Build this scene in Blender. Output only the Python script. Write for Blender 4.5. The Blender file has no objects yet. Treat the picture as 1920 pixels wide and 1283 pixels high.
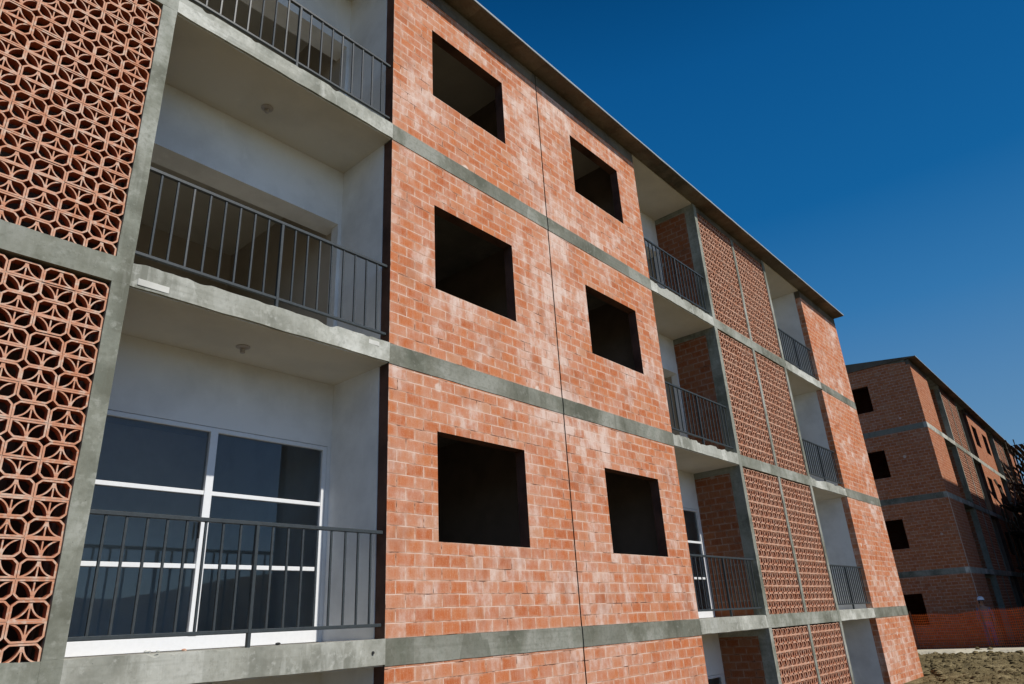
import bpy, bmesh, math, random
from mathutils import Vector, Matrix, noise
random.seed(7)
R = math.radians
scene = bpy.context.scene
C = scene.collection

# ------------------------------------------------------------------ camera
ZB = 10.8                                    # height of the top storey's ceiling line above the building's foot
cam_d = bpy.data.cameras.new("camera"); cam = bpy.data.objects.new("camera", cam_d); C.objects.link(cam)
CAM = Vector((-4.0385, -5.0283, 2.7309))
yaw, pitch, roll = R(49.6383), R(22.3459), R(-3.3306)
fw = Vector((math.sin(yaw)*math.cos(pitch), math.cos(yaw)*math.cos(pitch), math.sin(pitch)))
rt = Vector((math.cos(yaw), -math.sin(yaw), 0)); up = rt.cross(fw)
r2 = rt*math.cos(roll)+up*math.sin(roll); u2 = -rt*math.sin(roll)+up*math.cos(roll)
m = Matrix((r2, u2, -fw)).transposed().to_4x4(); m.translation = CAM
cam.matrix_world = m
cam_d.sensor_width = 36; cam_d.lens = 1299.78/1920*36
cam_d.clip_start = .05; cam_d.clip_end = 3000
scene.camera = cam

# ------------------------------------------------------------------ sky and sun
EL, AZ = 50.6, 4.6                           # sun height; degrees from the facade's normal towards +X
w = bpy.data.worlds.new("World"); scene.world = w; w.use_nodes = True
nt = w.node_tree; bg = nt.nodes['Background']
sky = nt.nodes.new('ShaderNodeTexSky'); sky.sky_type = 'NISHITA'; sky.sun_disc = False
sky.sun_elevation = R(EL); sky.sun_rotation = R(180-AZ)
sky.air_density = 1.0; sky.dust_density = .3; sky.ozone_density = 3.0; sky.altitude = 1500
hs = nt.nodes.new('ShaderNodeHueSaturation'); hs.inputs['Saturation'].default_value = 1.12; hs.inputs['Value'].default_value = 1.5; nt.links.new(sky.outputs[0], hs.inputs['Color'])
tcw = nt.nodes.new('ShaderNodeTexCoord'); sx_ = nt.nodes.new('ShaderNodeSeparateXYZ'); nt.links.new(tcw.outputs['Generated'], sx_.inputs[0])
cr = nt.nodes.new('ShaderNodeValToRGB'); SB = .072          # deep clear-air blue of the sky away from the sun
st_ = [(0, (.22, .36, .53)), (.154, (.127, .279, .468)), (.25, (.084, .231, .445)), (.358, (.034, .178, .413)), (.49, (.007, .118, .335)), (.66, (.0035, .087, .27)), (.75, (.0015, .058, .19)), (1, (.001, .045, .15))]
while len(cr.color_ramp.elements) < len(st_): cr.color_ramp.elements.new(.5)
for i, (p, c) in enumerate(st_): cr.color_ramp.elements[i].position = p; cr.color_ramp.elements[i].color = (*c, 1)
nt.links.new(sx_.outputs[2], cr.inputs[0])
sc_ = nt.nodes.new('ShaderNodeVectorMath'); sc_.operation = 'SCALE'; sc_.inputs['Scale'].default_value = 1/SB; nt.links.new(cr.outputs[0], sc_.inputs[0])
mr = nt.nodes.new('ShaderNodeMapRange'); mr.inputs[1].default_value = -.55; mr.inputs[2].default_value = -.08; nt.links.new(sx_.outputs[1], mr.inputs[0])
mw = nt.nodes.new('ShaderNodeMix'); mw.data_type = 'RGBA'; nt.links.new(mr.outputs[0], mw.inputs[0]); nt.links.new(hs.outputs[0], mw.inputs[6]); nt.links.new(sc_.outputs[0], mw.inputs[7])
nt.links.new(mw.outputs[2], bg.inputs[0])
bg.inputs[1].default_value = .072
sd = bpy.data.lights.new("sun", 'SUN'); sd.energy = 4.6; sd.angle = R(.5); sd.color = (1, .94, .85)
so = bpy.data.objects.new("sun", sd); C.objects.link(so)
sv = Vector((math.sin(R(AZ))*math.cos(R(EL)), -math.cos(R(AZ))*math.cos(R(EL)), math.sin(R(EL))))
so.rotation_euler = sv.to_track_quat('Z', 'Y').to_euler(); so.location = (0, -20, 40)
scene.view_settings.view_transform = 'Standard'; scene.view_settings.look = 'None'
scene.view_settings.exposure = 0.0; scene.view_settings.gamma = 1

# ------------------------------------------------------------------ materials
class NT:
    def __init__(s, name):
        s.m = bpy.data.materials.new(name); s.m.use_nodes = True; s.t = s.m.node_tree
        s.b = s.t.nodes['Principled BSDF']
    def n(s, typ, **k):
        x = s.t.nodes.new(typ)
        for a, v in k.items():
            if a.startswith('_'): setattr(x, a[1:], v)
            else: x.inputs[a.replace('__', ' ')].default_value = v
        return x
    def l(s, a, b): s.t.links.new(a, b)
    def uv(s, sc=(1, 1, 1)):
        c = s.t.nodes.new('ShaderNodeUVMap'); c.uv_map = 'UVMap'
        mp = s.t.nodes.new('ShaderNodeMapping'); mp.inputs['Scale'].default_value = sc
        s.l(c.outputs[0], mp.inputs[0]); return mp.outputs[0]
    def pos(s, sc=(1, 1, 1)):
        c = s.t.nodes.new('ShaderNodeTexCoord'); mp = s.t.nodes.new('ShaderNodeMapping'); mp.inputs['Scale'].default_value = sc
        s.l(c.outputs['Object'], mp.inputs[0]); return mp.outputs[0]
    def noise(s, vec, scale, detail=4, rough=.55):
        x = s.n('ShaderNodeTexNoise', Scale=scale, Detail=detail, Roughness=rough); s.l(vec, x.inputs['Vector']); return x.outputs[0]
    def ramp(s, f, stops):
        x = s.t.nodes.new('ShaderNodeValToRGB'); e = x.color_ramp.elements
        while len(e) < len(stops): e.new(.5)
        for i, (p, c) in enumerate(stops):
            e[i].position = p; e[i].color = (*c, 1) if len(c) == 3 else c
        s.l(f, x.inputs[0]); return x.outputs[0]
    def fr(s, f, a, b, lo=0, hi=1):
        x = s.t.nodes.new('ShaderNodeMapRange'); x.inputs[1].default_value = a; x.inputs[2].default_value = b
        x.inputs[3].default_value = lo; x.inputs[4].default_value = hi; s.l(f, x.inputs[0]); return x.outputs[0]
    def mix(s, f, a, b, mode='MIX'):
        x = s.t.nodes.new('ShaderNodeMix'); x.data_type = 'RGBA'; x.blend_type = mode; x.clamp_factor = True
        for i, v in ((0, f), (6, a), (7, b)):
            if hasattr(v, 'node'): s.l(v, x.inputs[i])
            elif i == 0: x.inputs[0].default_value = v
            else: x.inputs[i].default_value = (*v, 1)
        return x.outputs[2]
    def math(s, op, a, b=0):
        x = s.t.nodes.new('ShaderNodeMath'); x.operation = op
        for i, v in ((0, a), (1, b)):
            if hasattr(v, 'node'): s.l(v, x.inputs[i])
            else: x.inputs[i].default_value = v
        return x.outputs[0]
    def done(s, col, rough=.9, bump=None, strength=.3, dist=.01, spec=.3):
        if hasattr(col, 'node'): s.l(col, s.b.inputs['Base Color'])
        else: s.b.inputs['Base Color'].default_value = (*col, 1)
        if hasattr(rough, 'node'): s.l(rough, s.b.inputs['Roughness'])
        else: s.b.inputs['Roughness'].default_value = rough
        s.b.inputs['Specular IOR Level'].default_value = spec
        if bump is not None:
            x = s.n('ShaderNodeBump', Strength=strength, Distance=dist); s.l(bump, x.inputs['Height']); s.l(x.outputs[0], s.b.inputs['Normal'])
        return s.m

BW, BH = .222, 2.7/23
def brick_mat(name, eff=1.0, dark=1.0):
    t = NT(name); uv = t.uv()
    wob = t.noise(uv, 9, 2); wv = t.n('ShaderNodeVectorMath', _operation='SCALE'); 
    nz = t.n('ShaderNodeTexNoise', Scale=3.0, Detail=3); t.l(uv, nz.inputs['Vector'])
    sub = t.n('ShaderNodeVectorMath', _operation='SUBTRACT'); t.l(nz.outputs['Color'], sub.inputs[0]); sub.inputs[1].default_value = (.5, .5, .5)
    t.l(sub.outputs[0], wv.inputs[0]); wv.inputs['Scale'].default_value = .012
    add = t.n('ShaderNodeVectorMath', _operation='ADD'); t.l(uv, add.inputs[0]); t.l(wv.outputs[0], add.inputs[1])
    def bk(ms, smooth, c1=(0, 0, 0, 1), c2=(1, 1, 1, 1), sq=1.0):
        b = t.n('ShaderNodeTexBrick', Scale=1.0, Color1=c1, Color2=c2, Mortar=(.5, .5, .5, 1))
        b.inputs['Mortar Size'].default_value = ms; b.inputs['Mortar Smooth'].default_value = smooth
        b.inputs['Brick Width'].default_value = BW; b.inputs['Row Height'].default_value = BH
        b.offset = .5; t.l(add.outputs[0], b.inputs['Vector']); return b
    b = bk(.0047, .25)
    tone = t.ramp(b.outputs['Color'], [(0, (.44, .115, .036)), (.3, (.52, .150, .048)), (.6, (.53, .180, .068)), (.85, (.46, .118, .034)), (1, (.51, .215, .100))])
    # soft cloudy wear inside each block and fine vertical comb marks
    cl = t.noise(uv, 14, 4); comb = t.noise(t.uv((120, 6, 1)), 1, 2)
    tone = t.mix(t.fr(cl, .42, .75, 0, .35), tone, (.56, .27, .14))
    tone = t.mix(t.fr(comb, .48, .72, 0, .36), tone, (.62, .36, .25))
    ed = bk(.034, 1.0); tone = t.mix(t.math('MULTIPLY', ed.outputs['Fac'], t.fr(t.noise(uv, 10, 4, .65), .36, .62, .05, .85)), tone, (.56, .33, .225))
    # efflorescence: broad washes, block by block, running down in streaks
    big = t.noise(uv, .9, 5, .6); mid = t.noise(t.uv((1, .55, 1)), 5.5, 4, .65); st = t.noise(t.uv((5, .7, 1)), 1.6, 4, .6)
    e = t.math('ADD', t.math('MULTIPLY', big, 1.25), t.math('MULTIPLY', mid, .75)); e = t.math('ADD', e, t.math('MULTIPLY', st, .55))
    per = t.fr(b.outputs['Color'], 0, 1, -.10, .10); e = t.math('ADD', e, per)
    sxy = t.n('ShaderNodeSeparateXYZ'); t.l(uv, sxy.inputs[0]); jd = t.math('ABSOLUTE', t.math('SUBTRACT', sxy.outputs[0], 2.8)); e = t.math('ADD', e, t.fr(jd, .15, 1.0, .13, 0))
    vs_ = t.n('ShaderNodeTexVoronoi', Scale=1.15); t.l(add.outputs[0], vs_.inputs['Vector']); blob = t.math('ADD', vs_.outputs['Distance'], t.math('MULTIPLY', mid, .10))
    tone = t.mix(t.fr(e, 1.16, 1.60, 0, .72*eff), tone, (.61, .42, .335))
    tone = t.mix(t.fr(t.math('ADD', e, t.math('MULTIPLY', t.noise(uv, 22, 4, .7), .30)), 1.52, 1.76, 0, .72*eff), tone, (.74, .60, .53))
    tone = t.mix(t.fr(blob, .115, .09, 0, .8), tone, (.76, .66, .58))
    sp = t.noise(uv, 75, 3, .7); tone = t.mix(t.fr(sp, .56, .72, 0, .40), tone, (.30, .10, .05)); tone = t.mix(t.fr(sp, .44, .30, 0, .35), tone, (.74, .50, .38))
    dk = t.noise(uv, 2.2, 3); tone = t.mix(t.fr(dk, .54, .72, 0, .45), tone, (.30, .10, .045))
    # mortar: pale where smeared, dark where raked out
    mo = t.noise(t.uv((2.2, 5.0, 1)), 1.6, 3, .6)
    mcol = t.ramp(mo, [(.36, (.12, .06, .04)), (.43, (.50, .29, .20)), (.56, (.70, .52, .42))])
    col = t.mix(b.outputs['Fac'], tone, mcol)
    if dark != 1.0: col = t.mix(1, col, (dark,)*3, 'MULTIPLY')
    h = t.math('SUBTRACT', t.math('MULTIPLY', cl, .25), t.math('MULTIPLY', b.outputs['Fac'], t.fr(mo, .40, .56, 1.0, .15)))
    return t.done(col, .92, h, .55, .008, .2)

def concrete_mat(name, base, dark, light, tint, streak=.5):
    t = NT(name); p = t.pos(); 
    a = t.noise(p, 1.1, 6, .62); b = t.noise(t.pos((3.0, 3.0, 1.0)), 2.2, 5, .65); f = t.noise(p, 26, 4, .7)
    s = t.noise(t.pos((1.0, 1, .12)), 9, 4, .6)
    c = t.ramp(a, [(.40, dark), (.5, base), (.60, light)])
    c = t.mix(t.fr(b, .48, .70, 0, .55), c, tint)
    c = t.mix(t.fr(s, .55, .75, 0, streak), c, light)
    c = t.mix(t.fr(f, .5, .70, 0, .5), c, dark); c = t.mix(t.fr(t.noise(p, 11, 5, .7), .54, .66, 0, .45), c, light)
    pv = t.n('ShaderNodeTexVoronoi', Scale=1.0, _distance='CHEBYCHEV'); t.l(t.pos((1.25, .01, .37)), pv.inputs['Vector']); sc3 = t.n('ShaderNodeSeparateColor'); t.l(pv.outputs['Color'], sc3.inputs[0])
    c = t.mix(t.math('MULTIPLY', t.fr(sc3.outputs[0], .55, .62, 0, .34), t.fr(b, .40, .56)), c, light); c = t.mix(t.math('MULTIPLY', t.fr(sc3.outputs[1], .6, .66, 0, .42), t.fr(a, .42, .56)), c, dark)
    c = t.mix(t.fr(t.noise(t.pos((.6, 1, 16)), 1.3, 3, .6), .54, .68, 0, .30), c, dark)
    vo = t.n('ShaderNodeTexVoronoi', Scale=34.0); t.l(p, vo.inputs['Vector'])
    pit = t.fr(vo.outputs['Distance'], .04, .10, 1, 0); gate = t.fr(t.noise(p, 7, 1), .56, .6, 0, 1)
    pit = t.math('MULTIPLY', pit, gate); c = t.mix(pit, c, (.05, .05, .045))
    h = t.math('SUBTRACT', t.math('ADD', t.math('MULTIPLY', f, .5), b), t.math('MULTIPLY', pit, 1.0))
    return t.done(c, .88, h, .35, .01, .3)

def plaster_mat(name, col, var=.06, rough=.8):
    t = NT(name); p = t.pos()
    a = t.noise(p, 1.6, 5, .6); f = t.noise(p, 40, 3)
    c = t.mix(t.fr(a, .42, .68, 0, 1), col, tuple(v*(1-var*2.4) for v in col))
    c = t.mix(t.fr(t.noise(t.pos((3, 3, .8)), 3.1, 5, .7), .60, .74, 0, .35), c, tuple(min(1, v*1.18) for v in col))
    return t.done(c, rough, t.math('ADD', f, t.math('MULTIPLY', a, 2)), .12, .006, .3)

def plain_mat(name, col, rough=.5, metal=0, var=.12, scale=30, spec=.4):
    t = NT(name); p = t.pos(); a = t.noise(p, scale, 4)
    c = t.mix(t.fr(a, .4, .7, 0, 1), col, tuple(v*(1-var) for v in col))
    t.b.inputs['Metallic'].default_value = metal
    return t.done(c, rough, a, .08, .002, spec)

M = {}
M['brick'] = brick_mat('sunburnt_brick')
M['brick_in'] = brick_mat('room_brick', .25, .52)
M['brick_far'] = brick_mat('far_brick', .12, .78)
M['concrete'] = concrete_mat('damp_green_concrete', (.185, .188, .150), (.105, .109, .082), (.30, .305, .265), (.150, .170, .132), .35)
M['pale'] = concrete_mat('pale_concrete', (.39, .395, .345), (.21, .215, .18), (.60, .61, .56), (.30, .315, .275), .6)
M['column'] = concrete_mat('column_concrete', (.245, .255, .21), (.135, .14, .108), (.40, .41, .365), (.19, .21, .175), .6)
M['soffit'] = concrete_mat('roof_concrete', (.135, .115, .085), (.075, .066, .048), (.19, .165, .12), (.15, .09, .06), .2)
M['plaster'] = plaster_mat('white_plaster', (.84, .85, .85), .075)
M['ceiling'] = plaster_mat('cream_ceiling', (.68, .64, .55), .05)
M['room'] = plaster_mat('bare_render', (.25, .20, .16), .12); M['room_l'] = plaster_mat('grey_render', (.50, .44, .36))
M['cut'] = plaster_mat('cut_brick', (.125, .062, .044), .3)  # brick of reveals and end faces, coloured darker to carry their shade
M['floor'] = concrete_mat('dusty_floor', (.21, .20, .175), (.15, .145, .125), (.28, .265, .23), (.18, .175, .155), .1)
M['tile'] = plaster_mat('dusty_screed', (.33, .315, .275), .1)
M['patch'] = plaster_mat('white_patch', (.70, .70, .65), .12)
M['rail'] = plain_mat('grey_paint', (.045, .055, .060), .48, 0, .25, 40)
M['alu'] = plain_mat('white_aluminium', (.80, .82, .84), .35, 0, .04)
M['flash'] = plain_mat('metal_edge', (.36, .41, .43), .4, 0, .15)
M['dark'] = plain_mat('dark_plastic', (.03, .03, .03), .5)
M['wood'] = plain_mat('weathered_timber', (.075, .052, .034), .85, 0, .5, 9)
M['bulb'] = plain_mat('socket_plastic', (.42, .38, .35), .5)
M['line'] = plain_mat('string', (.7, .66, .58), .8)
M['earth_wall'] = plain_mat('kerb_mortar', (.52, .48, .37), .9, 0, .3, 14)

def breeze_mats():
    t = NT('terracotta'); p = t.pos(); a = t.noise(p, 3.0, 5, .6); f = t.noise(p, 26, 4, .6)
    c = t.mix(t.fr(a, .4, .65, 0, 1), (.34, .110, .054), (.26, .080, .040))  # inner faces of the blocks, darkened in colour for the shade inside the holes
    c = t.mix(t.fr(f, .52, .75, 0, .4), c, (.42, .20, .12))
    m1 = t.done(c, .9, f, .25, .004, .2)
    t = NT('dusty_terracotta'); p = t.pos(); a = t.noise(p, 2.2, 5, .6); f = t.noise(p, 20, 4, .65)
    c = t.mix(t.fr(a, .38, .66, 0, 1), (.61, .335, .225), (.53, .23, .13))
    c = t.mix(t.fr(f, .48, .62, 0, .9), c, (.65, .48, .375))
    return m1, t.done(c, .93, f, .3, .004, .2)
M['terra'], M['terra_f'] = breeze_mats(); M['bed'] = plain_mat('bed_mortar', (.56, .47, .38), .95, 0, .3, 20)

def glass_mat():
    t = NT('window_glass'); nd = t.t.nodes; nd.remove(t.b)
    out = nd['Material Output']; tr = nd.new('ShaderNodeBsdfTransparent'); tr.inputs[0].default_value = (.86, .90, .90, 1)
    gl = nd.new('ShaderNodeBsdfGlossy'); gl.inputs['Roughness'].default_value = .015; gl.inputs[0].default_value = (.95, .97, 1, 1)
    fz = nd.new('ShaderNodeFresnel'); fz.inputs[0].default_value = 1.55
    nz = t.noise(t.pos(), 2.5, 2); bp = t.n('ShaderNodeBump', Strength=.02, Distance=.01); t.l(nz, bp.inputs['Height'])
    t.l(bp.outputs[0], gl.inputs['Normal'])
    mx = nd.new('ShaderNodeMixShader'); t.l(fz.outputs[0], mx.inputs[0]); t.l(tr.outputs[0], mx.inputs[1]); t.l(gl.outputs[0], mx.inputs[2])
    t.l(mx.outputs[0], out.inputs[0]); return t.m
M['glass'] = glass_mat()

def ground_mat():
    t = NT('site_earth'); p = t.pos(); a = t.noise(p, 1.3, 6, .65); b = t.noise(p, 7, 5, .7); f = t.noise(p, 45, 4, .7)
    c = t.ramp(a, [(.35, (.085, .066, .030)), (.5, (.155, .122, .060)), (.65, (.26, .21, .115))])
    c = t.mix(t.fr(b, .5, .7, 0, .6), c, (.05, .04, .02)); c = t.mix(t.fr(f, .52, .66, 0, .65), c, (.36, .30, .18)); c = t.mix(t.fr(t.noise(p, 19, 4, .7), .52, .62, 0, .6), c, (.07, .055, .03))
    return t.done(c, .97, t.math('ADD', b, f), .8, .03, .1)
M['earth'] = ground_mat()

# ------------------------------------------------------------------ mesh helpers
class MB:
    def __init__(s): s.v = []; s.f = []; s.mi = []
    def quad(s, a, b, c, d, mi=0):
        i = len(s.v); s.v += [a, b, c, d]; s.f.append((i, i+1, i+2, i+3)); s.mi.append(mi)
    def box(s, x0, x1, y0, y1, z0, z1, mi=0, mx=None):
        i = len(s.v)
        s.v += [(x0, y0, z0), (x1, y0, z0), (x1, y1, z0), (x0, y1, z0), (x0, y0, z1), (x1, y0, z1), (x1, y1, z1), (x0, y1, z1)]
        s.f += [(i+a, i+b, i+c, i+d) for a, b, c, d in ((0, 3, 2, 1), (4, 5, 6, 7), (0, 1, 5, 4), (1, 2, 6, 5), (2, 3, 7, 6), (3, 0, 4, 7))]
        mm = [mi]*6
        if mx is not None: mm[3] = mx            # material of the +x face
        s.mi += mm
    def bar(s, p, q, r, n=6, mi=0, r1=None):
        p = Vector(p); q = Vector(q); d = (q-p).normalized(); a = d.orthogonal().normalized(); b = d.cross(a); i = len(s.v)
        r1 = r if r1 is None else r1
        for o, rr in ((p, r), (q, r1)):
            for k in range(n):
                t = 2*math.pi*k/n; s.v.append(tuple(o+(a*math.cos(t)+b*math.sin(t))*rr))
        for k in range(n): s.f.append((i+k, i+(k+1) % n, i+n+(k+1) % n, i+n+k)); s.mi.append(mi)
        s.f.append(tuple(i+n-1-k for k in range(n))); s.mi.append(mi); s.f.append(tuple(i+n+k for k in range(n))); s.mi.append(mi)
    def plank(s, p, q, wd, th, upv=(0, 0, 1)):
        p = Vector(p); q = Vector(q); d = (q-p).normalized(); sd = d.cross(Vector(upv))
        if sd.length < 1e-3: sd = Vector((1, 0, 0))
        sd.normalize(); u = sd.cross(d); i = len(s.v)
        for o in (p, q):
            for a, b in ((-1, -1), (1, -1), (1, 1), (-1, 1)): s.v.append(tuple(o+sd*a*wd/2+u*b*th/2))
        for f in ((0, 1, 5, 4), (1, 2, 6, 5), (2, 3, 7, 6), (3, 0, 4, 7), (3, 2, 1, 0), (4, 5, 6, 7)): s.f.append(tuple(i+k for k in f)); s.mi.append(0)
    def build(s, name, mats, parent=None, bevel=0, smooth=False):
        me = bpy.data.meshes.new(name); me.from_pydata([tuple(v) for v in s.v], [], s.f)
        for mm in (mats if isinstance(mats, (list, tuple)) else [mats]): me.materials.append(mm)
        me.polygons.foreach_set('material_index', s.mi); me.update()
        uvl = me.uv_layers.new(name='UVMap'); vs = me.vertices
        for p in me.polygons:
            n = p.normal; ax, ay, az = abs(n.x), abs(n.y), abs(n.z)
            for li in p.loop_indices:
                c = vs[me.loops[li].vertex_index].co
                if ay >= ax and ay >= az: uvl.data[li].uv = (c.x, c.z)
                elif ax >= az: uvl.data[li].uv = (c.y+.111, c.z)
                else: uvl.data[li].uv = (c.x, c.y+.05)
            if smooth: p.use_smooth = True
        o = bpy.data.objects.new(name, me); C.objects.link(o)
        if parent: o.parent = parent
        if bevel:
            b = o.modifiers.new('bevel', 'BEVEL'); b.width = bevel; b.segments = 1; b.limit_method = 'ANGLE'
        return o
def tag(o, label=None, cat=None, group=None, kind=None):
    for k, v in (('label', label), ('category', cat), ('group', group), ('kind', kind)):
        if v: o[k] = v
    return o
def thing(name, label, cat, loc=(0, 0, 0), group=None):
    o = bpy.data.objects.new(name, None); C.objects.link(o); o.location = loc; return tag(o, label, cat, group)

# wall panel in the XZ plane with an optional rectangular opening
def wall_panel(mb, x0, x1, y0, y1, z0, z1, hole=None):
    if not hole: mb.box(x0, x1, y0, y1, z0, z1); return
    a, b, c, d = hole
    for y, fl in ((y0, 0), (y1, 1)):
        for (xa, xb, za, zb) in ((x0, a, z0, z1), (b, x1, z0, z1), (a, b, z0, c), (a, b, d, z1)):
            q = [(xa, y, za), (xb, y, za), (xb, y, zb), (xa, y, zb)]
            if fl: q = q[::-1]
            mb.quad(*q)
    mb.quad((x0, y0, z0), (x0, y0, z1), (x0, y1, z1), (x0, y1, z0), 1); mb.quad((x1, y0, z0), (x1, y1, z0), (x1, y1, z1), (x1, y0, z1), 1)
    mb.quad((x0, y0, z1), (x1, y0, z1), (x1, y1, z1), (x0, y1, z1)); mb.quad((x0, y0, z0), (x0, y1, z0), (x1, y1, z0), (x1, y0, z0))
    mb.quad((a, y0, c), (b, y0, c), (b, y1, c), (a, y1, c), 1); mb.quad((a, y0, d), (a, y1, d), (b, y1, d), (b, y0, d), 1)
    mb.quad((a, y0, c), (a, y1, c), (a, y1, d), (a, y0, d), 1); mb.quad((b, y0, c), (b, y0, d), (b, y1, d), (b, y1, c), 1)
def wall_panel_x(mb, x0, x1, y0, y1, z0, z1, hole):   # same, in the YZ plane
    t = MB(); wall_panel(t, y0, y1, x0, x1, z0, z1, hole); i = len(mb.v)
    mb.v += [(b, a, c) for a, b, c in t.v]; mb.f += [tuple(i+k for k in f[::-1]) for f in t.f]; mb.mi += t.mi

# cast edge: a long box whose front arrises wander and are chipped
def cast_edge(mb, x0, x1, y0, y1, z0, z1, amp=.004, step=.06, seed=0, chip=0, vert=False):
    L = (z1-z0) if vert else (x1-x0); n = max(2, int(L/step)); cols = []
    for i in range(n+1):
        s_ = i/n; t = (z0 if vert else x0)+L*s_
        def nn(k, sc=5): return noise.noise(Vector((t*sc, seed*3.7+k*11.3, .5)))
        e = amp
        c = (max(0, nn(9, 1.7)-.10)*.45+max(0, nn(8, 13)-.12)*.5+max(0, nn(7, 5)-.22)*1.0)*chip
        if vert:
            cols.append([(x0+nn(1)*e, y0+nn(2)*e, t), (x1+nn(3)*e, y0+nn(4)*e, t), (x1, y1, t), (x0, y1, t)])
        else:
            cols.append([(t, y0+nn(1)*e, z0+nn(2)*e), (t, y1, z0+nn(2)*e), (t, y1, z1), (t, y0+nn(3)*e+c*.2, z1+nn(4)*e-c)])
    i0 = len(mb.v)
    for c in cols: mb.v += c
    for i in range(n):
        for k in range(4):
            a = i0+i*4+k; b = i0+i*4+(k+1) % 4
            mb.f.append((a, a+4, b+4, b) if not vert else (a, b, b+4, a+4)); mb.mi.append(0)
    e0 = (i0, i0+1, i0+2, i0+3); e1 = tuple(i0+n*4+k for k in (3, 2, 1, 0))
    if vert: e0 = e0[::-1]; e1 = e1[::-1]
    mb.f += [e0, e1]; mb.mi += [0, 0]

# ------------------------------------------------------------------ breeze blocks
def ribbon(mb, pts, t, y0, y1, closed=False, side=0):
    n = len(pts); P = [Vector(p) for p in pts]; L = []; Rr = []
    for i in range(n):
        a = P[i-1] if (i or closed) else P[i]; b = P[(i+1) % n] if (i < n-1 or closed) else P[i]
        d1 = (P[i]-a); d2 = (b-P[i])
        d1 = d1.normalized() if d1.length > 1e-9 else d2.normalized(); d2 = d2.normalized() if d2.length > 1e-9 else d1
        d = (d1+d2).normalized(); nrm = Vector((-d.y, d.x)); k = 1/max(.5, nrm.dot(Vector((-d1.y, d1.x))))
        if side: L.append(P[i]+nrm*t*k); Rr.append(P[i])
        else: L.append(P[i]+nrm*t/2*k); Rr.append(P[i]-nrm*t/2*k)
    i0 = len(mb.v)
    for i in range(n):
        mb.v += [(L[i].x, y0, L[i].y), (Rr[i].x, y0, Rr[i].y), (Rr[i].x, y1, Rr[i].y), (L[i].x, y1, L[i].y)]
    for i in range(n if closed else n-1):
        a = i0+i*4; b = i0+((i+1) % n)*4
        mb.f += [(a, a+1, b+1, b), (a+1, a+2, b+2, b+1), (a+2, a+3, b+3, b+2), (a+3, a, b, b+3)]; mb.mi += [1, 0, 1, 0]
PH = BH
def breeze_panel_mesh(nx, wd, seed=0):
    mb = MB(); rnd = random.Random(seed); T = .07
    for r in range(21):
        for c in range(nx):
            w_, h_ = wd-.0025, PH-.0025; x0 = c*wd+.00125; zt = -r*PH
            flip = (r % 2 == 1)           # even rows stand with the flat side down
            jx, jz, jy = rnd.uniform(-1, 1)*.0012, rnd.uniform(-1, 1)*.001, rnd.uniform(-1, 1)*.003
            def T2(u, v):
                zz = (h_-v) if flip else v
                return (x0+u*w_+jx, zt-PH+.00125+zz+jz)
            cx, cz = .165, .27*h_
            o = [(0, 0), (1, 0), (1, h_-cz*1.0), (.965, h_-cz*.72), (1-cx+.03, h_-cz*.1), (1-cx-.02, h_), (cx+.02, h_), (cx-.03, h_-cz*.1), (.035, h_-cz*.72), (0, h_-cz)]
            pts = [T2(*p) for p in o]
            if flip: pts = pts[::-1]
            ribbon(mb, pts, .0115, jy, T+jy, True, 1)
            for sgn in (0, 1):
                cu = []
                for k in range(7):
                    s_ = k/6; a = (.045, .07*h_); b = (.385, .19*h_); d = (.474, .80*h_)
                    u = (1-s_)**2*a[0]+2*s_*(1-s_)*b[0]+s_*s_*d[0]; v = (1-s_)**2*a[1]+2*s_*(1-s_)*b[1]+s_*s_*d[1]
                    cu.append(T2(1-u if sgn else u, v))
                ribbon(mb, cu, .0088, jy+.003+.001*sgn, T+jy-.003-.001*sgn)
            ribbon(mb, [T2(.5, .05*h_), T2(.5, .70*h_)], .0085, jy+.006, T+jy-.006)
            ribbon(mb, [T2(.5, .60*h_), T2(.5, .97*h_)], .021, jy+.0045, T+jy-.0045)
        if r % 2 == 0:                     # mortar bed on the flat joint
            cast_edge(mb, 0, nx*wd, .003, .066, -(r+1)*PH-.0035, -(r+1)*PH+.0035, .0022, .04, r+seed*50); mb.mi[-1] = 0
            k_ = int(nx*wd/.04); mb.mi[-(k_*4+2):] = [2]*(k_*4+2)
    o = mb.build('breeze_block_panel', [M['terra'], M['terra_f'], M['bed']])
    me = o.data; bpy.data.objects.remove(o); return me
PN, PWD = 8, 1.63/8
PAN = [breeze_panel_mesh(PN, PWD, s) for s in (1, 2)]

# ------------------------------------------------------------------ the apartment building
ROOM = 5.2
def storeys(zoff):                         # (k, floor z, ceiling z)
    out = []
    for k in range(4):
        fz = ZB+zoff-2.7*(k+1); cz = ZB+zoff-(.10 if k == 0 else 2.7*k+.20)
        out.append((k, fz, cz))
    return out

def brick_bay(b, xs, windows, zoff, mat, gap_edges, gmat, seed):
    # xs: list of (x0,x1); one wall piece and one slab edge per storey
    for (x0, x1), win in zip(xs, windows):
        for k, fz, cz in storeys(zoff):
            top = fz+2.7-(.305 if k == 0 else .212)
            hole = (win[0], win[1], fz+.822, fz+1.905) if win else None
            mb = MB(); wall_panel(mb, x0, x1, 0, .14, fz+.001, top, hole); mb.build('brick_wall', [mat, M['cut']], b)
            e = MB(); cast_edge(e, x0, x1, -.006, .115, fz-.212, fz-.001, .003, .08, seed+k); e.build('slab_edge', gmat, b)
        kb = ZB+zoff; e = MB(); cast_edge(e, x0, x1, -.004, .13, kb-.304, kb-.10, .003, .1, seed+9); e.build('ring_beam', M['soffit'], b)

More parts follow.
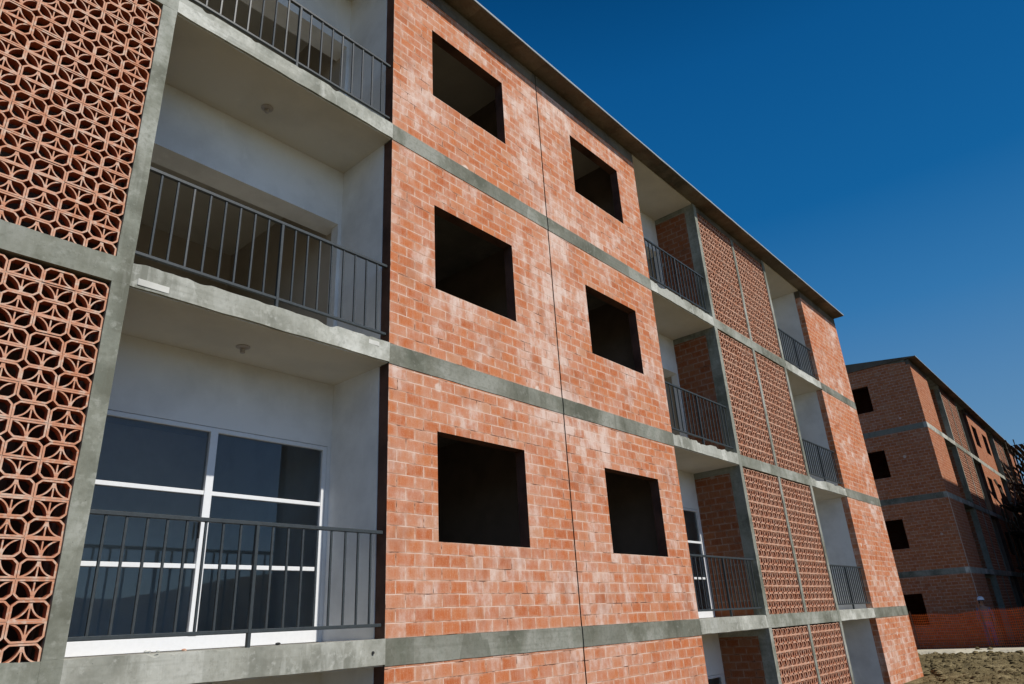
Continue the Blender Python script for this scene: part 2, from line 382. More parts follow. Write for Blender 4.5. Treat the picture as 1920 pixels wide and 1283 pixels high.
def railing(b, x0, x1, fz, single, bag, y=.055):
    r = bpy.data.objects.new('railing', None); C.objects.link(r); r.parent = b; r.location = (x0, y, fz)
    L = x1-x0
    mb = MB(); mb.box(0, L, -.016, .016, .862, .892); mb.build('top_rail', M['rail'], r, .003)
    mb = MB(); mb.box(0, L, -.014, .014, .095, .122); mb.build('bottom_rail', M['rail'], r, .003)
    mid = L/2
    mb = MB(); mb.box(mid-.013, mid+.013, -.0175, .0175, -.02, .8615); mb.build('post', M['rail'], r, .003)
    n = 17; sp = L/(n+.78)
    for i in range(n):
        if i == 8: continue
        x = mid+(i-8)*sp+random.uniform(-.003, .003)
        if single:
            if 'bal' not in railing.__dict__:
                q = MB(); q.box(-.0085, .0085, -.0085, .0085, .1215, .8625); o = q.build('baluster', M['rail'], r, .002); railing.bal = o
            else:
                o = railing.bal.copy(); C.objects.link(o); o.parent = r
            o.location = (x, 0, 0); o.rotation_euler = (0, random.uniform(-.002, .002), random.uniform(-.1, .1))
        else:
            bag.box(x0+x-.0085, x0+x+.0085, y-.0085, y+.0085, fz+.1215, fz+.8625)

def glazed_door(b, x0, x1, fz, y=.93):
    d = bpy.data.objects.new('glazed_door', None); C.objects.link(d); d.parent = b; d.location = (x0, y, fz)
    L = x1-x0; H = 1.825; f = MB()
    f.box(0, .045, -.03, .03, .005, H); f.box(L-.045, L, -.03, .03, .005, H)
    f.box(.045, L-.045, -.03, .03, H-.04, H); f.box(.045, L-.045, -.032, .03, .005, .105)
    f.box(L/2-.034, L/2+.034, -.036, .028, .105, H-.04)
    for a, c in ((.045, L/2-.034), (L/2+.034, L-.045)):
        for z in (.64, 1.245): f.box(a, c, -.026, .024, z-.018, z+.018)
    f.build('frame', M['alu'], d, .002)
    for a, c in ((.045, L/2-.034), (L/2+.034, L-.045)):
        for z0, z1 in ((.105, .622), (.658, 1.227), (1.263, H-.04)):
            g = MB(); g.quad((a, 0, z0), (c, 0, z0), (c, 0, z1), (a, 0, z1)); g.build('glass_pane', M['glass'], d)
    h = MB(); h.box(L/2-.055, L/2-.043, -.06, -.036, .86, 1.0); h.build('handle', M['dark'], d, .002)

def ceiling_light(b, x, y, z):
    mb = MB()
    for r0, r1, a, c in ((.062, .062, 0, -.008), (.062, .035, -.008, -.020), (.020, .020, -.020, -.050), (.024, .018, -.050, -.062)):
        mb.bar((0, 0, a), (0, 0, c), r0, 14, 0, r1)
    o = mb.build('ceiling_light', M['bulb'], b); o.location = (x, y, z)

def balcony(b, x0, x1, zoff, side_r, rail=True, doors=(2, 3), single=(), bag=None, seed=0, finished=True, left='plaster'):
    # side_r: 'brick_end' -> a brick bay ends on the right; 'column' -> column and brick cheek on the right
    pl = M['plaster'] if finished else M['room']; ce = M['ceiling'] if finished else M['concrete']
    D = .90
    for k, fz, cz in storeys(zoff):
        w_ = MB()
        if side_r == 'brick_end': w_.box(x1-.008, x1+.10, .14, D, fz, cz)
        if left == 'brick_end': w_.box(x0-.10, x0+.008, .14, D, fz, cz)
        head = fz+(1.83 if k in doors else 1.76)
        pr = .05
        w_.box(x0, x1, D, D+(.13 if k in doors else .30), head, cz); w_.box(x1-pr, x1, D+.0015, D+.13, fz, head-.0005)
        if side_r == 'column': w_.box(x0, x0+pr, D+.0015, D+.13, fz, head-.0005)
        w_.build('balcony_wall', pl, b)
        if side_r == 'column':
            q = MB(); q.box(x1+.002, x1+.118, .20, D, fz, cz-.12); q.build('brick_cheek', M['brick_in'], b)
            q = MB(); q.box(x1+.001, x1+.119, .20, D+.002, cz-.1195, cz); q.build('cheek_beam', M['column'], b)
        if left == 'column':
            q = MB(); q.box(x0-.118, x0-.002, .24, D, fz, cz); q.build('brick_cheek', M['brick_in'], b)
        c_ = MB(); c_.box(x0+.001, x1-.0085, .012, D-.001, cz-.010, cz+.03)
        c_.build('balcony_ceiling', ce, b)
        # the room behind
        DL = .131 if k in doors else .301
        q = MB(); q.box(x0-.02, x0+.0, D+.131, ROOM, fz, cz); q.box(x1, x1+.02, D+.131, ROOM, fz, cz); q.box(x0, x1, 3.6, 3.62, fz, cz)
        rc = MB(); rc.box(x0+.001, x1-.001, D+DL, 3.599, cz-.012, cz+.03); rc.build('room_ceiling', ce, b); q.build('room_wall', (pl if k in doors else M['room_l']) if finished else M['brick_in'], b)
        e = MB(); cast_edge(e, x0, x1, -.010, .115, fz-.200, fz-.0005, .006, .018, seed*5+k, chip=.075 if finished else .02)
        e.build('balcony_edge', M['pale'], b)
        s = MB(); s.box(x0, x1, .116, D, fz-.06, fz+.002); s.build('balcony_floor', M['tile'] if k in doors else M['floor'], b)
        if k in doors: s = MB(); s.box(x0+.001, x1-.001, D+.131, 3.599, fz-.01, fz+.004); s.build('room_floor', M['floor'], b)
        if k in doors:
            if side_r == 'column': glazed_door(b, x0+pr+.003, x1-pr-.003, fz)
            else: glazed_door(b, x0+.01, x1-pr-.003, fz)
        if rail: railing(b, x0, x1-(.006 if side_r == 'brick_end' else 0), fz, k in single, bag)
        if finished and k > 0: ceiling_light(b, x0+(x1-x0)*.5-.03 if side_r == 'brick_end' else x0+(x1-x0)*.28, .52, cz-.010)

def column(b, x0, x1, zoff, mat, seed):
    for k, fz, cz in storeys(zoff):
        mb = MB(); cast_edge(mb, x0, x1, -.008, .20, fz+.0005, (ZB+zoff-.101) if k == 0 else fz+2.7-.2005, .0035, .07, seed+k, vert=True)
        mb.build('column', mat, b)
        mb = MB(); cast_edge(mb, x0, x1, -.009, .20, fz-.2, fz, .002, .04, seed+k+20); mb.build('column_joint', mat, b)

def panel_bay(b, x0, x1, zoff, seed, mull=.10):
    mid = (x0+x1)/2
    for k, fz, cz in storeys(zoff):
        e = MB(); cast_edge(e, x0, x1, -.007, .115, fz-.205, fz-.0005, .004, .06, seed+k, chip=.01); e.build('slab_edge', M['column'], b)
        top = cz if k else ZB+zoff-.235
        if k == 0: e = MB(); cast_edge(e, x0, x1, .002, .13, ZB+zoff-.234, ZB+zoff-.10, .003, .1, seed+9); e.build('ring_beam', M['soffit'], b)
        mb = MB(); cast_edge(mb, mid-mull/2, mid+mull/2, -.004, .12, fz+.0005, top, .003, .08, seed+k+40, vert=True); mb.build('mullion', M['column'], b)
        for i, xa in enumerate((x0, mid+mull/2)):
            o = bpy.data.objects.new('breeze_block_panel', PAN[(i+k) % 2]); C.objects.link(o); o.parent = b
            wdt = (mid-mull/2-x0)
            o.location = (xa, .014, fz+21*PH+.006); o.scale = (wdt/(PN*PWD), 1, (top-fz-.008)/(21*PH)*1.0)
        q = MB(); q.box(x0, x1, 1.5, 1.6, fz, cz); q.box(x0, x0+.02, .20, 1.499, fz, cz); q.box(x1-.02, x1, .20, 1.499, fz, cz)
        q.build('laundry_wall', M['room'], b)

def shell(b, X0, X1, zoff, bays, mat, depth=8.0, end_left=None):
    # slabs, back wall, partitions, end walls, roof
    for k, fz, cz in storeys(zoff):
        s = MB(); s.box(X0+.15, X1-.15, .116, depth-.2, fz-.199, fz-.002); s.build('floor_slab', M['floor'], b)
        q = MB(); q.box(X0+.15, X1-.15, depth-.2, depth, fz-.2, cz); q.build('rear_wall', mat, b)
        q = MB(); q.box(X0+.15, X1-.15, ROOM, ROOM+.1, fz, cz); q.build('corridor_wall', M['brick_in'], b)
        for x in bays: pw = MB(); pw.box(x-.05, x+.05, .141, ROOM-.001, fz, cz); pw.build('party_wall', M['room'], b)
        top = fz+2.7-(.305 if k == 0 else .212)
        for xe, side in ((X0, 0), (X1, 1)):
            xa, xb = (xe, xe+.14) if side == 0 else (xe-.14, xe)
            hole = (1.72, 2.95, fz+.822, fz+1.905)
            q = MB(); wall_panel_x(q, xa, xb, .141, depth-.001, fz+.001, top, hole if end_left or side else None)
            if k == 0:
                zr = lambda y: ZB+zoff-.05+.13*(min(y, depth-y)+.275)
                for y_a, y_b in ((.141, depth/2), (depth/2, depth-.001)):
                    def prism(mb_, xA, xB, f0, f1, mi=0):
                        i = len(mb_.v); mb_.v += [(x_, y_, f_(y_)) for x_ in (xA, xB) for y_, f_ in ((y_a, f0), (y_b, f0), (y_b, f1), (y_a, f1))]
                        for f in ((0, 3, 2, 1), (4, 5, 6, 7), (0, 1, 5, 4), (2, 3, 7, 6), (1, 2, 6, 5), (3, 0, 4, 7)): mb_.f.append(tuple(i+j_ for j_ in f)); mb_.mi.append(mi)
                    prism(q, xa, xb, lambda y: top, lambda y: max(top+.001, zr(y)-.19))
                    e = MB(); prism(e, (xa-.005 if side == 0 else xa), (xb if side == 0 else xb+.005), lambda y: max(top+.002, zr(y)-.189), lambda y: max(top+.004, zr(y)+.001)); e.build('end_beam', M['concrete'], b)
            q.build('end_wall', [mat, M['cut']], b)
            e = MB(); s0, s1 = (xa-.005, xb) if side == 0 else (xa, xb+.005)
            e.box(s0, s1, .1155, depth, fz-.212, fz-.001); e.build('end_slab_edge', M['concrete'], b)
    # roof: concrete plate with a shallow pitch and a metal edge
    z = ZB+zoff; r = MB(); o = .275; pitch_ = .13; ym = depth/2; X0r, X1r = X0-.06, X1+.04
    nseg = 60; tz = lambda y: z-.045+pitch_*(min(y, depth-y)+o)
    for i in range(nseg):
        xa = X0r+(X1r-X0r)*i/nseg; xb = X0r+(X1r-X0r)*(i+1)/nseg
        for ya, yb in ((-o, ym), (ym, depth+o)):
            r.quad((xa, ya, tz(ya)), (xb, ya, tz(ya)), (xb, yb, tz(yb)), (xa, yb, tz(yb)))
        r.quad((xa, -o, z-.078), (xa, depth+o, z-.078), (xb, depth+o, z-.078), (xb, -o, z-.078))
        r.quad((xa, -o, z-.078), (xb, -o, z-.078), (xb, -o, z-.045), (xa, -o, z-.045))
        r.quad((xb, depth+o, z-.078), (xa, depth+o, z-.078), (xa, depth+o, z-.045), (xb, depth+o, z-.045))
    for xe, fl in ((X0r, 1), (X1r, 0)):
        pts = [(xe, -o, z-.078), (xe, depth+o, z-.078), (xe, depth+o, z-.045), (xe, ym, tz(ym)), (xe, -o, z-.045)]
        if fl: pts = pts[::-1]
        i = len(r.v); r.v += pts; r.f.append(tuple(range(i, i+5))); r.mi.append(0)
    rf = r.build('roof', M['soffit'], b)
    e = MB(); cast_edge(e, X0r-.01, X1r+.01, -o-.014, -o-.002, z-.068, z-.036, .004, .25, 3); e.build('roof_edge', M['flash'], rf)
    c = MB(); c.box(X0+.15, X1-.15, .131, depth-.21, z-.0995, z-.079); c.build('top_ceiling', M['ceiling'], b)

bldg = thing('apartment_building', 'nearest orange brick apartment block with breeze block panels and railed balconies', 'apartment building')
bag = MB()
XL = -6.05
column(bldg, -2.54, -2.42, 0, M['column'], 100)
panel_bay(bldg, -5.93, -2.54, 0, 200)
column(bldg, -6.05, -5.93, 0, M['column'], 120)
balcony(bldg, -2.42, 0, 0, 'brick_end', True, (2, 3), (0, 1, 2), bag, 1)
brick_bay(bldg, [(0, 2.79), (2.812, 5.6)], [(.63, 1.985), (3.60, 4.965)], 0, M['brick'], None, M['concrete'], 300)
balcony(bldg, 5.6, 7.93, 0, 'column', True, (2, 3), (1, 2), bag, 2)
column(bldg, 7.93, 8.05, 0, M['column'], 400)
panel_bay(bldg, 8.05, 11.43, 0, 500)
column(bldg, 11.43, 11.55, 0, M['column'], 600)
balcony(bldg, 11.55, 13.9, 0, 'brick_end', True, (2, 3), (), bag, 3)
brick_bay(bldg, [(13.9, 16.72)], [None], 0, M['brick'], None, M['concrete'], 700)
shell(bldg, XL, 16.72, 0, [.051, 2.80, 5.549, 13.951], M['brick'], 8.0)
o = bag.build('baluster', M['rail'], bldg); o['kind'] = 'stuff'
j = MB(); j.box(2.789, 2.813, .04, .10, .0, 10.75); j.build('expansion_joint', M['dark'], bldg)
# white mortar patches and a drain hole on the balcony edges
def patch(xa, xb, za, zb, mat=None, y=-.0165):
    q = MB(); q.box(xa, xb, y, .02, za, zb); q.build('mortar_patch', mat or M['patch'], bldg, .002)
patch(-2.37, -2.14, 5.222, 5.275, None, -.013); patch(-.255, -.13, 5.325, 5.372, None, -.013)
q = MB(); q.bar((-.13, -.0175, 2.60), (-.13, .02, 2.60), .012, 12); q.build('drain_hole', M['dark'], bldg)

# ------------------------------------------------------------------ the second building
Z2 = 1.172; A = 26.44
b2 = thing('apartment_building', 'farther brick apartment block with shadowed side wall, behind the orange mesh fence', 'apartment building')
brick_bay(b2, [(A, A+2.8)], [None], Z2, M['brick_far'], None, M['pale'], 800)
bag2 = MB()
balcony(b2, A+2.8, A+5.15, Z2, 'column', False, (), (), bag2, 4, False)
column(b2, A+5.15, A+5.27, Z2, M['column'], 900)
panel_bay(b2, A+5.27, A+8.65, Z2, 950)
column(b2, A+8.65, A+8.77, Z2, M['column'], 980)
balcony(b2, A+8.77, A+11.12, Z2, 'brick_end', False, (), (), bag2, 5, False)
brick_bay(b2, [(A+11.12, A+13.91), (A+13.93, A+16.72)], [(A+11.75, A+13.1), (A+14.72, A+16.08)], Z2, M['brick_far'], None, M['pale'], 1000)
balcony(b2, A+16.72, A+19.05, Z2, 'column', False, (), (), bag2, 6, False)
column(b2, A+19.05, A+19.17, Z2, M['column'], 1100)
panel_bay(b2, A+19.17, A+22.55, Z2, 1150)
column(b2, A+22.55, A+22.67, Z2, M['column'], 1180)
balcony(b2, A+22.67, A+25.02, Z2, 'brick_end', False, (), (), bag2, 7, False)
brick_bay(b2, [(A+25.02, A+27.84)], [None], Z2, M['brick_far'], None, M['pale'], 1200)
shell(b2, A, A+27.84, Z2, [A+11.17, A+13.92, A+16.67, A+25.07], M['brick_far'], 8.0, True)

# the block across the lane: out of frame, it shades the foot of the second building
b3 = thing('apartment_building', 'brick apartment block across the lane, plain rear wall with small windows', 'apartment building')
SX, SY, ST = 25.45, -7.0, 15.62
zz = [1.0, 3.7, 6.4, 9.1, 11.8]
for i, z0 in enumerate(zz):
    z1 = z0+2.5 if i < 4 else ST-.3
    for xa in [SX+4*k for k in range(8)]:
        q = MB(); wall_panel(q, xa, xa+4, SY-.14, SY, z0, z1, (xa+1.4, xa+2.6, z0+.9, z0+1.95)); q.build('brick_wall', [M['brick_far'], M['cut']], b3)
    q = MB(); q.box(SX, SX+32, SY-8, SY-.141, z1+.001, z1+.10); q.box(SX-.01, SX+32.01, SY-.14, SY+.006, z1, z1+.2); q.build('floor_slab', M['concrete'], b3)
q = MB(); q.box(SX, SX+.14, SY-8, SY-.141, 0, ST-.31); q.box(SX+31.86, SX+32, SY-8, SY-.141, 0, ST-.31); q.box(SX+.14, SX+31.86, SY-8.14, SY-8, 0, ST-.31)
q.box(SX+.14, SX+31.86, SY-.5, SY-.4, 0, ST-.31); q.build('side_wall', M['brick_far'], b3)
q = MB(); q.box(SX-.05, SX+32.1, SY-8.3, SY+.02, ST-.08, ST); q.build('roof', M['soffit'], b3)

# ------------------------------------------------------------------ ground
def smooth(a, b, x):
    t = max(0, min(1, (x-a)/(b-a))); return t*t*(3-2*t)
def gz(x, y):
    z = 1.08
    pit = smooth(14.6, 11.5, x)*smooth(-3.6, -1.4, y) if y < 20 else 0
    z -= 1.12*pit
    z += .10*smooth(18, 24, x)
    z += 7.0*smooth(-22, -40, y)*(.8+.3*noise.noise(Vector((x*.05, y*.05, 0))))  # unseen bank behind the camera, added as a dark reflection for the door glass
    v = Vector((x, y, 0))
    if x < 24.3 and not (-6.3 < x < 16.75 and y > -.2):
        near = smooth(-9, -6, y)*smooth(8, 5, y)*smooth(11, 14, x)
        z += near*(.10*noise.noise(v*.9)+.07*noise.noise(v*2.7)+.045*noise.noise(v*6.5)+.03*noise.noise(v*14)+.015*noise.noise(v*31))
    z += .15*noise.noise(v*.13)*smooth(6, 12, abs(y))
    return z
xs = [-900, -400, -200, -100, -60, -40, -30, -24]+[-20+i*1.0 for i in range(34)]+[14+i*.05 for i in range(211)]+[25+i*1.0 for i in range(36)]+[70, 90, 130, 200, 400, 900]
ys = [-900, -400, -200, -120, -80]+[-60+i*2.0 for i in range(25)]+[-11.5, -10.5, -9.5, -8.5, -7.5, -6.5, -5.5]+[-4.8+i*.06 for i in range(140)]+[4, 5, 7, 9, 12, 16, 22, 30, 45, 70, 120, 200, 400, 900]
g = MB(); nx = len(xs)
for y in ys:
    for x in xs: g.v.append((x, y, gz(x, y)))
for jy in range(len(ys)-1):
    for ix in range(nx-1):
        a = jy*nx+ix; g.f.append((a, a+1, a+nx+1, a+nx)); g.mi.append(0)
go = g.build('ground', M['earth'], None, 0, True); tag(go, 'bare brown building site earth with clods', 'ground', None, 'structure')
# clods and stones on the spoil by the kerb
s = MB(); rs = random.Random(5)
def rock(mb, x, y, z, r, rnd):
    i = len(mb.v); n = 6
    rr = [rnd.uniform(.65, 1.15) for _ in range(3*n)]
    for a, (zr, sc) in enumerate(((-.3, .75), (.25, 1.0), (.62, .62))):
        for k in range(n):
            t = 2*math.pi*(k+.5*a)/n; q = r*sc*rr[a*n+k]; mb.v.append((x+q*math.cos(t), y+q*math.sin(t), z+r*zr))
    mb.v.append((x, y, z+r*.8)); mb.v.append((x, y, z-r*.4))
    for a in range(2):
        for k in range(n):
            b0 = i+a*n+k; b1 = i+a*n+(k+1) % n; mb.f += [(b0, b1, b1+n), (b0, b1+n, b0+n)]; mb.mi += [0, 0]
    for k in range(n):
        mb.f += [(i+2*n+k, i+2*n+(k+1) % n, i+3*n), (i+(k+1) % n, i+k, i+3*n+1)]; mb.mi += [0, 0]
for _ in range(2600):
    x = rs.uniform(14.5, 24.2); y = rs.uniform(-4.6, 3.2)
    if x < 16.8 and y > -.25: continue
    r = .02+.10*rs.random()**4; rock(s, x, y, gz(x, y), r, rs)
tag(s.build('stones', M['earth']), 'loose clods and stones on the brown earth', 'stones', None, 'stuff')

# pale lime strip at the foot of the fence
q = MB(); n = 90
for i in range(n+1):
    y = -9+i*.2; v_ = Vector((y*.9, 4, 1))
    x0 = 23.5+.25*noise.noise(v_)+.12*noise.noise(v_*4.3); x1 = 24.72+.06*noise.noise(v_*3)
    for x, z in ((x0-.25, 1.0), (x0, 1.275+.02*noise.noise(v_*5)), ((x0+x1)/2, 1.29+.012*noise.noise(v_*7)), (x1, 1.285), (x1+.12, 1.0)): q.v.append((x, y, z))
for i in range(n):
    for k in range(4): a_ = i*5+k; q.f.append((a_, a_+1, a_+6, a_+5)); q.mi.append(0)
tag(q.build('path', M['earth_wall'], None, 0, True), 'pale strip of sunlit lime and mortar at the foot of the fence', 'path', None, 'structure')

# ------------------------------------------------------------------ orange safety fence
def fence_mat():
    t = NT('orange_netting'); p = t.pos(); a = t.noise(p, 4, 3)
    return t.done(t.mix(t.fr(a, .4, .6, 0, 1), (.92, .17, .03), (.80, .12, .02)), .5, None, 0, 0, .3)
M['net'] = fence_mat(); M['post'] = plain_mat('fence_post', (.30, .12, .06), .8)
def netting(mb, p0, p1, z0, h, cell=.06, st=.015):
    p0 = Vector((*p0, 0)); p1 = Vector((*p1, 0)); L = (p1-p0).length; d = (p1-p0)/L; n = int(L/cell); mr = int(h/(cell*1.3)); nrm = Vector((-d.y, d.x, 0))
    def P(u, v):
        sag = .035*math.sin(u*2.1)+.02*math.sin(u*5.3+1); w_ = .03*math.sin(u*3.3+v*2)
        q = p0+d*u+nrm*w_; return (q.x, q.y, z0+v+sag*v/h)
    for i in range(n+1):
        u = i*cell
        for k in range(6):
            a, b = h*k/6, h*(k+1)/6; mb.quad(P(u-st/2, a), P(u+st/2, a), P(u+st/2, b), P(u-st/2, b))
    for r in range(mr+1):
        v = r*cell*1.3
        for i in range(0, n, 2):
            a, b = i*cell, (i+2)*cell; e = nrm*.001
            q4 = [P(a, v-st/2), P(b, v-st/2), P(b, v+st/2), P(a, v+st/2)]; mb.quad(*[tuple(Vector(t_)+e) for t_ in q4])
fen = thing('safety_fence', 'orange plastic mesh fence strung on thin posts along the pale strip', 'fence', (0, 0, 0))
mb = MB(); netting(mb, (24.95, 6.0), (24.95, -.35), 1.18, 1.22); mb.build('mesh_panel', M['net'], fen)
mb = MB(); netting(mb, (24.95, -.35), (26.2, -3.2), 1.18, 1.24); mb.build('mesh_panel', M['net'], fen)
for (x, y, lean, hh) in ((24.93, 4.2, .02, 1.45), (24.93, 1.9, -.02, 1.4), (24.93, -.30, -.10, 1.62), (25.6, -1.75, .03, 1.5), (26.22, -3.2, .0, 1.5)):
    mb = MB(); mb.bar((x, y, .95), (x-.0, y-lean, 1.1+hh), .017, 8); mb.build('post', M['post'], fen)

q = MB(); q.bar((26.40, -.05, 1.2), (26.40, -.02, 1.172+5.35), .006, 5)
tag(q.build('string_line', M['line']), 'thin pale builder string hanging down the corner of the farther block', 'string')

# ------------------------------------------------------------------ timber scaffold on the second building
sc = thing('scaffold', 'dark timber scaffold of poles, ledgers and braces against the far end of the farther block', 'scaffold')
rs = random.Random(11); SXs = [41.5+2.1*i for i in range(9)]; YS = (-.45, -1.55); G = 1.15
for i, x in enumerate(SXs):
    for y in YS:
        top = (8.4 if i < 2 else 11.6+rs.uniform(-.4, .4)) - (0 if y > -1 else .8)
        mb = MB(); mb.bar((x+rs.uniform(-.05, .05), y, G), (x+rs.uniform(-.12, .12), y+rs.uniform(-.05, .05), top), .055, 7, 0, .04); mb.build('pole', M['wood'], sc)
for lv, z in enumerate((3.0, 4.8, 6.6, 8.2, 9.8, 10.9)):
    xa = SXs[0] if z < 8.3 else SXs[2]
    for y in YS:
        mb = MB(); mb.plank((xa-.4, y-.06, z), (SXs[-1]+.4, y-.06, z+rs.uniform(-.08, .08)), .05, .11); mb.build('ledger', M['wood'], sc)
    for p in range(4):
        y = YS[1]+.08+p*.26; mb = MB(); mb.plank((xa-.2+rs.uniform(0, .5), y, z+.09+.012*p), (SXs[-1]+rs.uniform(-1, .5), y, z+.09+.012*p), .20, .035); mb.build('walk_plank', M['wood'], sc)
for i in range(8):
    for z in ((3.0, 4.8), (4.8, 6.6), (6.6, 8.2), (8.2, 9.8), (9.8, 11.4)):
        if z[0] > 8 and i < 2 or rs.random() < .35: continue
        a, b = (SXs[i], SXs[i+1]) if rs.random() < .5 else (SXs[i+1], SXs[i])
        mb = MB(); mb.plank((a, YS[1]-.1, z[0]), (b, YS[1]-.1, z[1]+rs.uniform(-.4, .5)), .04, .09); mb.build('brace', M['wood'], sc)
# access ramp and crowded lower lifts
for i in range(5):
    x = 36.2+1.25*i
    for y in (-.4, -1.45):
        mb = MB(); mb.bar((x+rs.uniform(-.05, .05), y, G), (x+rs.uniform(-.1, .1), y, 7.0+rs.uniform(-.8, .5)), .05, 7, 0, .04); mb.build('pole', M['wood'], sc)
for z in (2.4, 4.0, 5.6, 6.9):
    for p in range(5):
        mb = MB(); mb.plank((35.8+rs.uniform(0, .8)+(.9 if z > 6 else 0), -.35-.25*p, z+.012*p), (42.2+rs.uniform(-.6, .6), -.35-.25*p, z+.012*p+rs.uniform(-.06, .06)), .21, .035); mb.build('walk_plank', M['wood'], sc)
for k in range(26):
    x = rs.uniform(36, 56); z = rs.uniform(1.6, 6.4); sgn = rs.choice((-1, 1))
    mb = MB(); mb.plank((x, -1.5, z), (x+sgn*rs.uniform(.6, 2.2), -1.5+rs.uniform(-.1, .9), z+rs.uniform(.6, 1.9)), .04, .09); mb.build('brace', M['wood'], sc)
for k in range(14):
    mb = MB(); z = rs.uniform(6.6, 8.1); x = rs.uniform(38.5, 44); mb.plank((x, rs.uniform(-1.4, -.4), z), (x+rs.uniform(.8, 2.4), rs.uniform(-1.4, -.4), z+rs.uniform(-.25, .25)), .12, .04); mb.build('walk_plank', M['wood'], sc)
mb = MB(); mb.plank((37.0, -.9, 8.9), (43.0, -.7, 7.6), .06, .13); mb.build('brace', M['wood'], sc)
mb = MB(); mb.plank((39.6, -.9, 8.2), (36.9, -.9, 6.7), .05, .11); mb.build('brace', M['wood'], sc)
mb = MB(); mb.plank((39.6, -.9, 8.25), (41.2, -.9, 6.8), .05, .11); mb.build('brace', M['wood'], sc)
# long raking prop and ladder at the near end
mb = MB(); mb.plank((37.4, -2.3, G), (41.9, -.5, 8.5), .05, .11); mb.build('brace', M['wood'], sc)
mb = MB(); mb.plank((41.2, -1.7, G), (38.3, -.25, 8.3), .05, .11); mb.build('brace', M['wood'], sc)
# unstruck shuttering props and offcuts hanging under and above the eave
for k in range(34):
    x = rs.uniform(47.5, 58); y = rs.uniform(-.85, -.3); z = rs.uniform(9.9, 11.3)
    d = Vector((rs.uniform(-.6, .6), rs.uniform(-.12, .12), rs.uniform(.3, 1.0))); L = rs.uniform(.4, 1.1)
    mb = MB(); mb.plank((x, y, z), tuple(Vector((x, y, z))+d.normalized()*L), .045, .03); mb.build('shuttering_offcut', M['wood'], sc)

# ------------------------------------------------------------------ person
def skin_body(name, pts, edges, mat, parent=None, sub=1):
    me = bpy.data.meshes.new(name); me.from_pydata([p[:3] for p in pts], edges, []); o = bpy.data.objects.new(name, me); C.objects.link(o)
    md = o.modifiers.new('skin', 'SKIN'); md.use_smooth_shade = True
    for i, p in enumerate(pts):
        sv_ = me.skin_vertices[0].data[i]; r = p[3]; sv_.radius = r if isinstance(r, tuple) else (r, r)
    me.skin_vertices[0].data[0].use_root = True
    sb = o.modifiers.new('sub', 'SUBSURF'); sb.levels = sub; sb.render_levels = sub
    me.materials.append(mat)
    if parent: o.parent = parent
    return o
M['skin'] = plain_mat('skin', (.36, .20, .13), .6); M['shirt'] = plain_mat('shirt_cloth', (.22, .19, .22), .9); M['trouser'] = plain_mat('trouser_cloth', (.26, .19, .34), .9)
M['helmet'] = plain_mat('helmet_plastic', (.80, .82, .85), .3); M['hair'] = plain_mat('hair', (.02, .015, .012), .7); M['boot'] = plain_mat('boot_leather', (.08, .05, .03), .7)
per = bpy.data.objects.new('person', None); C.objects.link(per); tag(per, 'person in dark clothes and a white hard hat standing behind the orange mesh fence', 'person')
P_ = [(0, 0, .92, (.15, .11)), (0, 0, 1.08, (.135, .10)), (0, 0, 1.26, (.165, .11)), (0, 0, 1.40, (.13, .085)), (0, .0, 1.47, .055), (0, -.01, 1.53, .055), (0, -.015, 1.60, (.075, .092)), (0, -.01, 1.68, (.068, .085)),
      (.18, 0, 1.37, .055), (.235, .01, 1.10, .042), (.215, -.09, .88, .034), (.205, -.12, .82, .026), (.20, -.135, .78, .022),
      (-.18, 0, 1.37, .055), (-.235, .01, 1.10, .042), (-.215, -.07, .88, .034), (-.205, -.10, .82, .026), (-.20, -.115, .78, .022),
      (.09, 0, .84, .088), (.10, -.02, .48, .062), (.105, .02, .12, .045), (.105, .0, .06, .042), (.11, -.12, .035, .034),
      (-.09, 0, .84, .088), (-.10, -.01, .48, .062), (-.11, .04, .12, .045), (-.11, .02, .06, .042), (-.12, -.10, .035, .034)]
E_ = [(0, 1), (1, 2), (2, 3), (3, 4), (4, 5), (5, 6), (6, 7), (3, 8), (8, 9), (9, 10), (10, 11), (11, 12), (3, 13), (13, 14), (14, 15), (15, 16), (16, 17),
      (0, 18), (18, 19), (19, 20), (20, 21), (21, 22), (0, 23), (23, 24), (24, 25), (25, 26), (26, 27)]
for base, sx, hy in ((12, 1, -.135), (17, -1, -.115)):
    for k in range(5):
        i = len(P_); ang = (-.022+.013*k)
        if k == 4: P_ += [(sx*.178, hy-.015, .775, .009), (sx*.168, hy-.03, .745, .008)]
        else: P_ += [(sx*.20, hy+ang+.01, .745, .009), (sx*.192, hy+ang-.005, .70-.006*abs(k-1.5), .007)]
        E_ += [(base, i), (i, i+1)]
body = skin_body('body', P_, E_, M['skin'], per, 1)
skin_body('shirt', [(0, 0, 1.0, (.155, .12)), (0, 0, 1.10, (.15, .115)), (0, 0, 1.26, (.18, .125)), (0, 0, 1.40, (.145, .10)), (.18, 0, 1.37, .07), (.237, .01, 1.10, .054), (.222, -.06, .95, .046), (-.18, 0, 1.37, .07), (-.237, .01, 1.10, .054), (-.222, -.05, .95, .046)],
          [(0, 1), (1, 2), (2, 3), (3, 4), (4, 5), (5, 6), (3, 7), (7, 8), (8, 9)], M['shirt'], per)
skin_body('trousers', [(0, 0, .94, (.165, .125)), (.09, 0, .82, .103), (.10, -.02, .48, .08), (.105, .02, .10, .068), (-.09, 0, .82, .103), (-.10, -.01, .48, .08), (-.11, .04, .10, .068), (0, 0, 1.01, (.16, .122))],
          [(0, 1), (1, 2), (2, 3), (0, 4), (4, 5), (5, 6), (0, 7)], M['trouser'], per)
hm = MB(); n = 20; prof = [(.150, 0), (.125, .004), (.122, .03), (.112, .07), (.085, .105), (.045, .125), (.001, .130)]
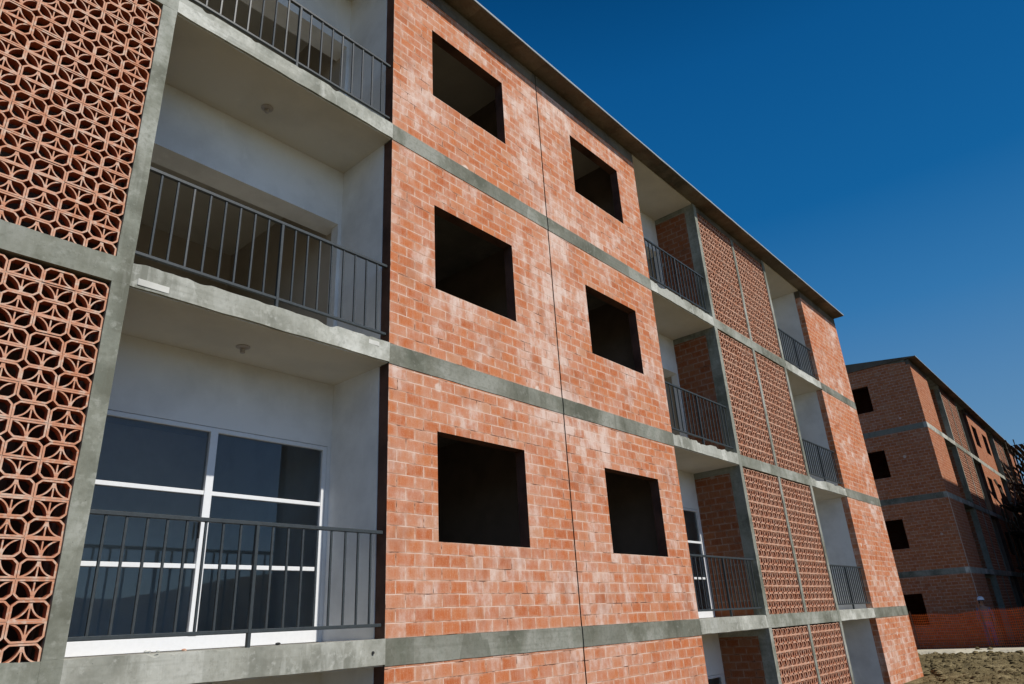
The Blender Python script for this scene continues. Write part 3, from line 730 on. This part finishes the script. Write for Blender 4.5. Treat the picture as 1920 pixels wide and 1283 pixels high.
for r_, z_ in prof:
    for k in range(n):
        t = 2*math.pi*k/n; ex = 1.16 if math.sin(t) < 0 and r_ == .150 else 1.08; hm.v.append((r_*math.cos(t)*.92, r_*math.sin(t)*ex, z_))
for a in range(len(prof)-1):
    for k in range(n): hm.f.append((a*n+k, a*n+(k+1) % n, (a+1)*n+(k+1) % n, (a+1)*n+k)); hm.mi.append(0)
h_ = hm.build('hard_hat', M['helmet'], per, 0, True); h_.location = (0, -.01, 1.665)
hr = MB(); hr.bar((0, .02, 1.56), (0, .015, 1.68), .080, 12); hr.build('hair', M['hair'], per, 0, True)
fc = MB(); fc.bar((0, -.10, 1.625), (0, -.125, 1.605), .012, 6, 0, .018)
for sx in (-1, 1): fc.bar((sx*.082, .0, 1.635), (sx*.096, .01, 1.635), .026, 8)
fc.build('nose_and_ears', M['skin'], per)
ey = MB()
for sx in (-1, 1): ey.bar((sx*.032, -.098, 1.645), (sx*.032, -.110, 1.645), .010, 8)
ey.bar((-.025, -.104, 1.572), (.025, -.104, 1.572), .005, 6); ey.build('eyes_and_mouth', M['hair'], per)
for sx, yy in ((.108, -.045), (-.115, -.03)):
    q = MB(); q.box(sx-.045, sx+.045, yy-.12, yy+.12, 0, .05); q.box(sx-.043, sx+.043, yy-.02, yy+.118, .0505, .14); q.build('boot', M['boot'], per, .015)
per.location = (25.72, -.20, 1.17); per.scale = (.94,)*3; per.rotation_euler = (0, 0, R(-70))

# ------------------------------------------------------------------ rubble left on the nearest balcony edge
for i, (x, y, r, lab, mt) in enumerate(((-1.93, .02, .020, 'pale mortar crumb on the lowest railed balcony edge, left of the post', 'patch'),
        (-1.86, .03, .013, 'small grey mortar chip beside the pale crumb on the lowest balcony edge', 'pale'),
        (-1.69, .02, .015, 'small pinkish brick chip on the lowest balcony edge under the door mullion', 'terra_f'),
        (-.99, .02, .019, 'dark mortar lump on the lowest balcony edge, right of the railing post', 'dark'))):
    q = MB(); rock(q, 0, 0, 0, r, random.Random(i)); o = q.build('rubble_chip', M[mt]); o.location = (x, y, 2.703+r*.3); o.scale = (1.4, 1, .9)
    tag(o, lab, 'rubble', 'rubble chips on the balcony edge')
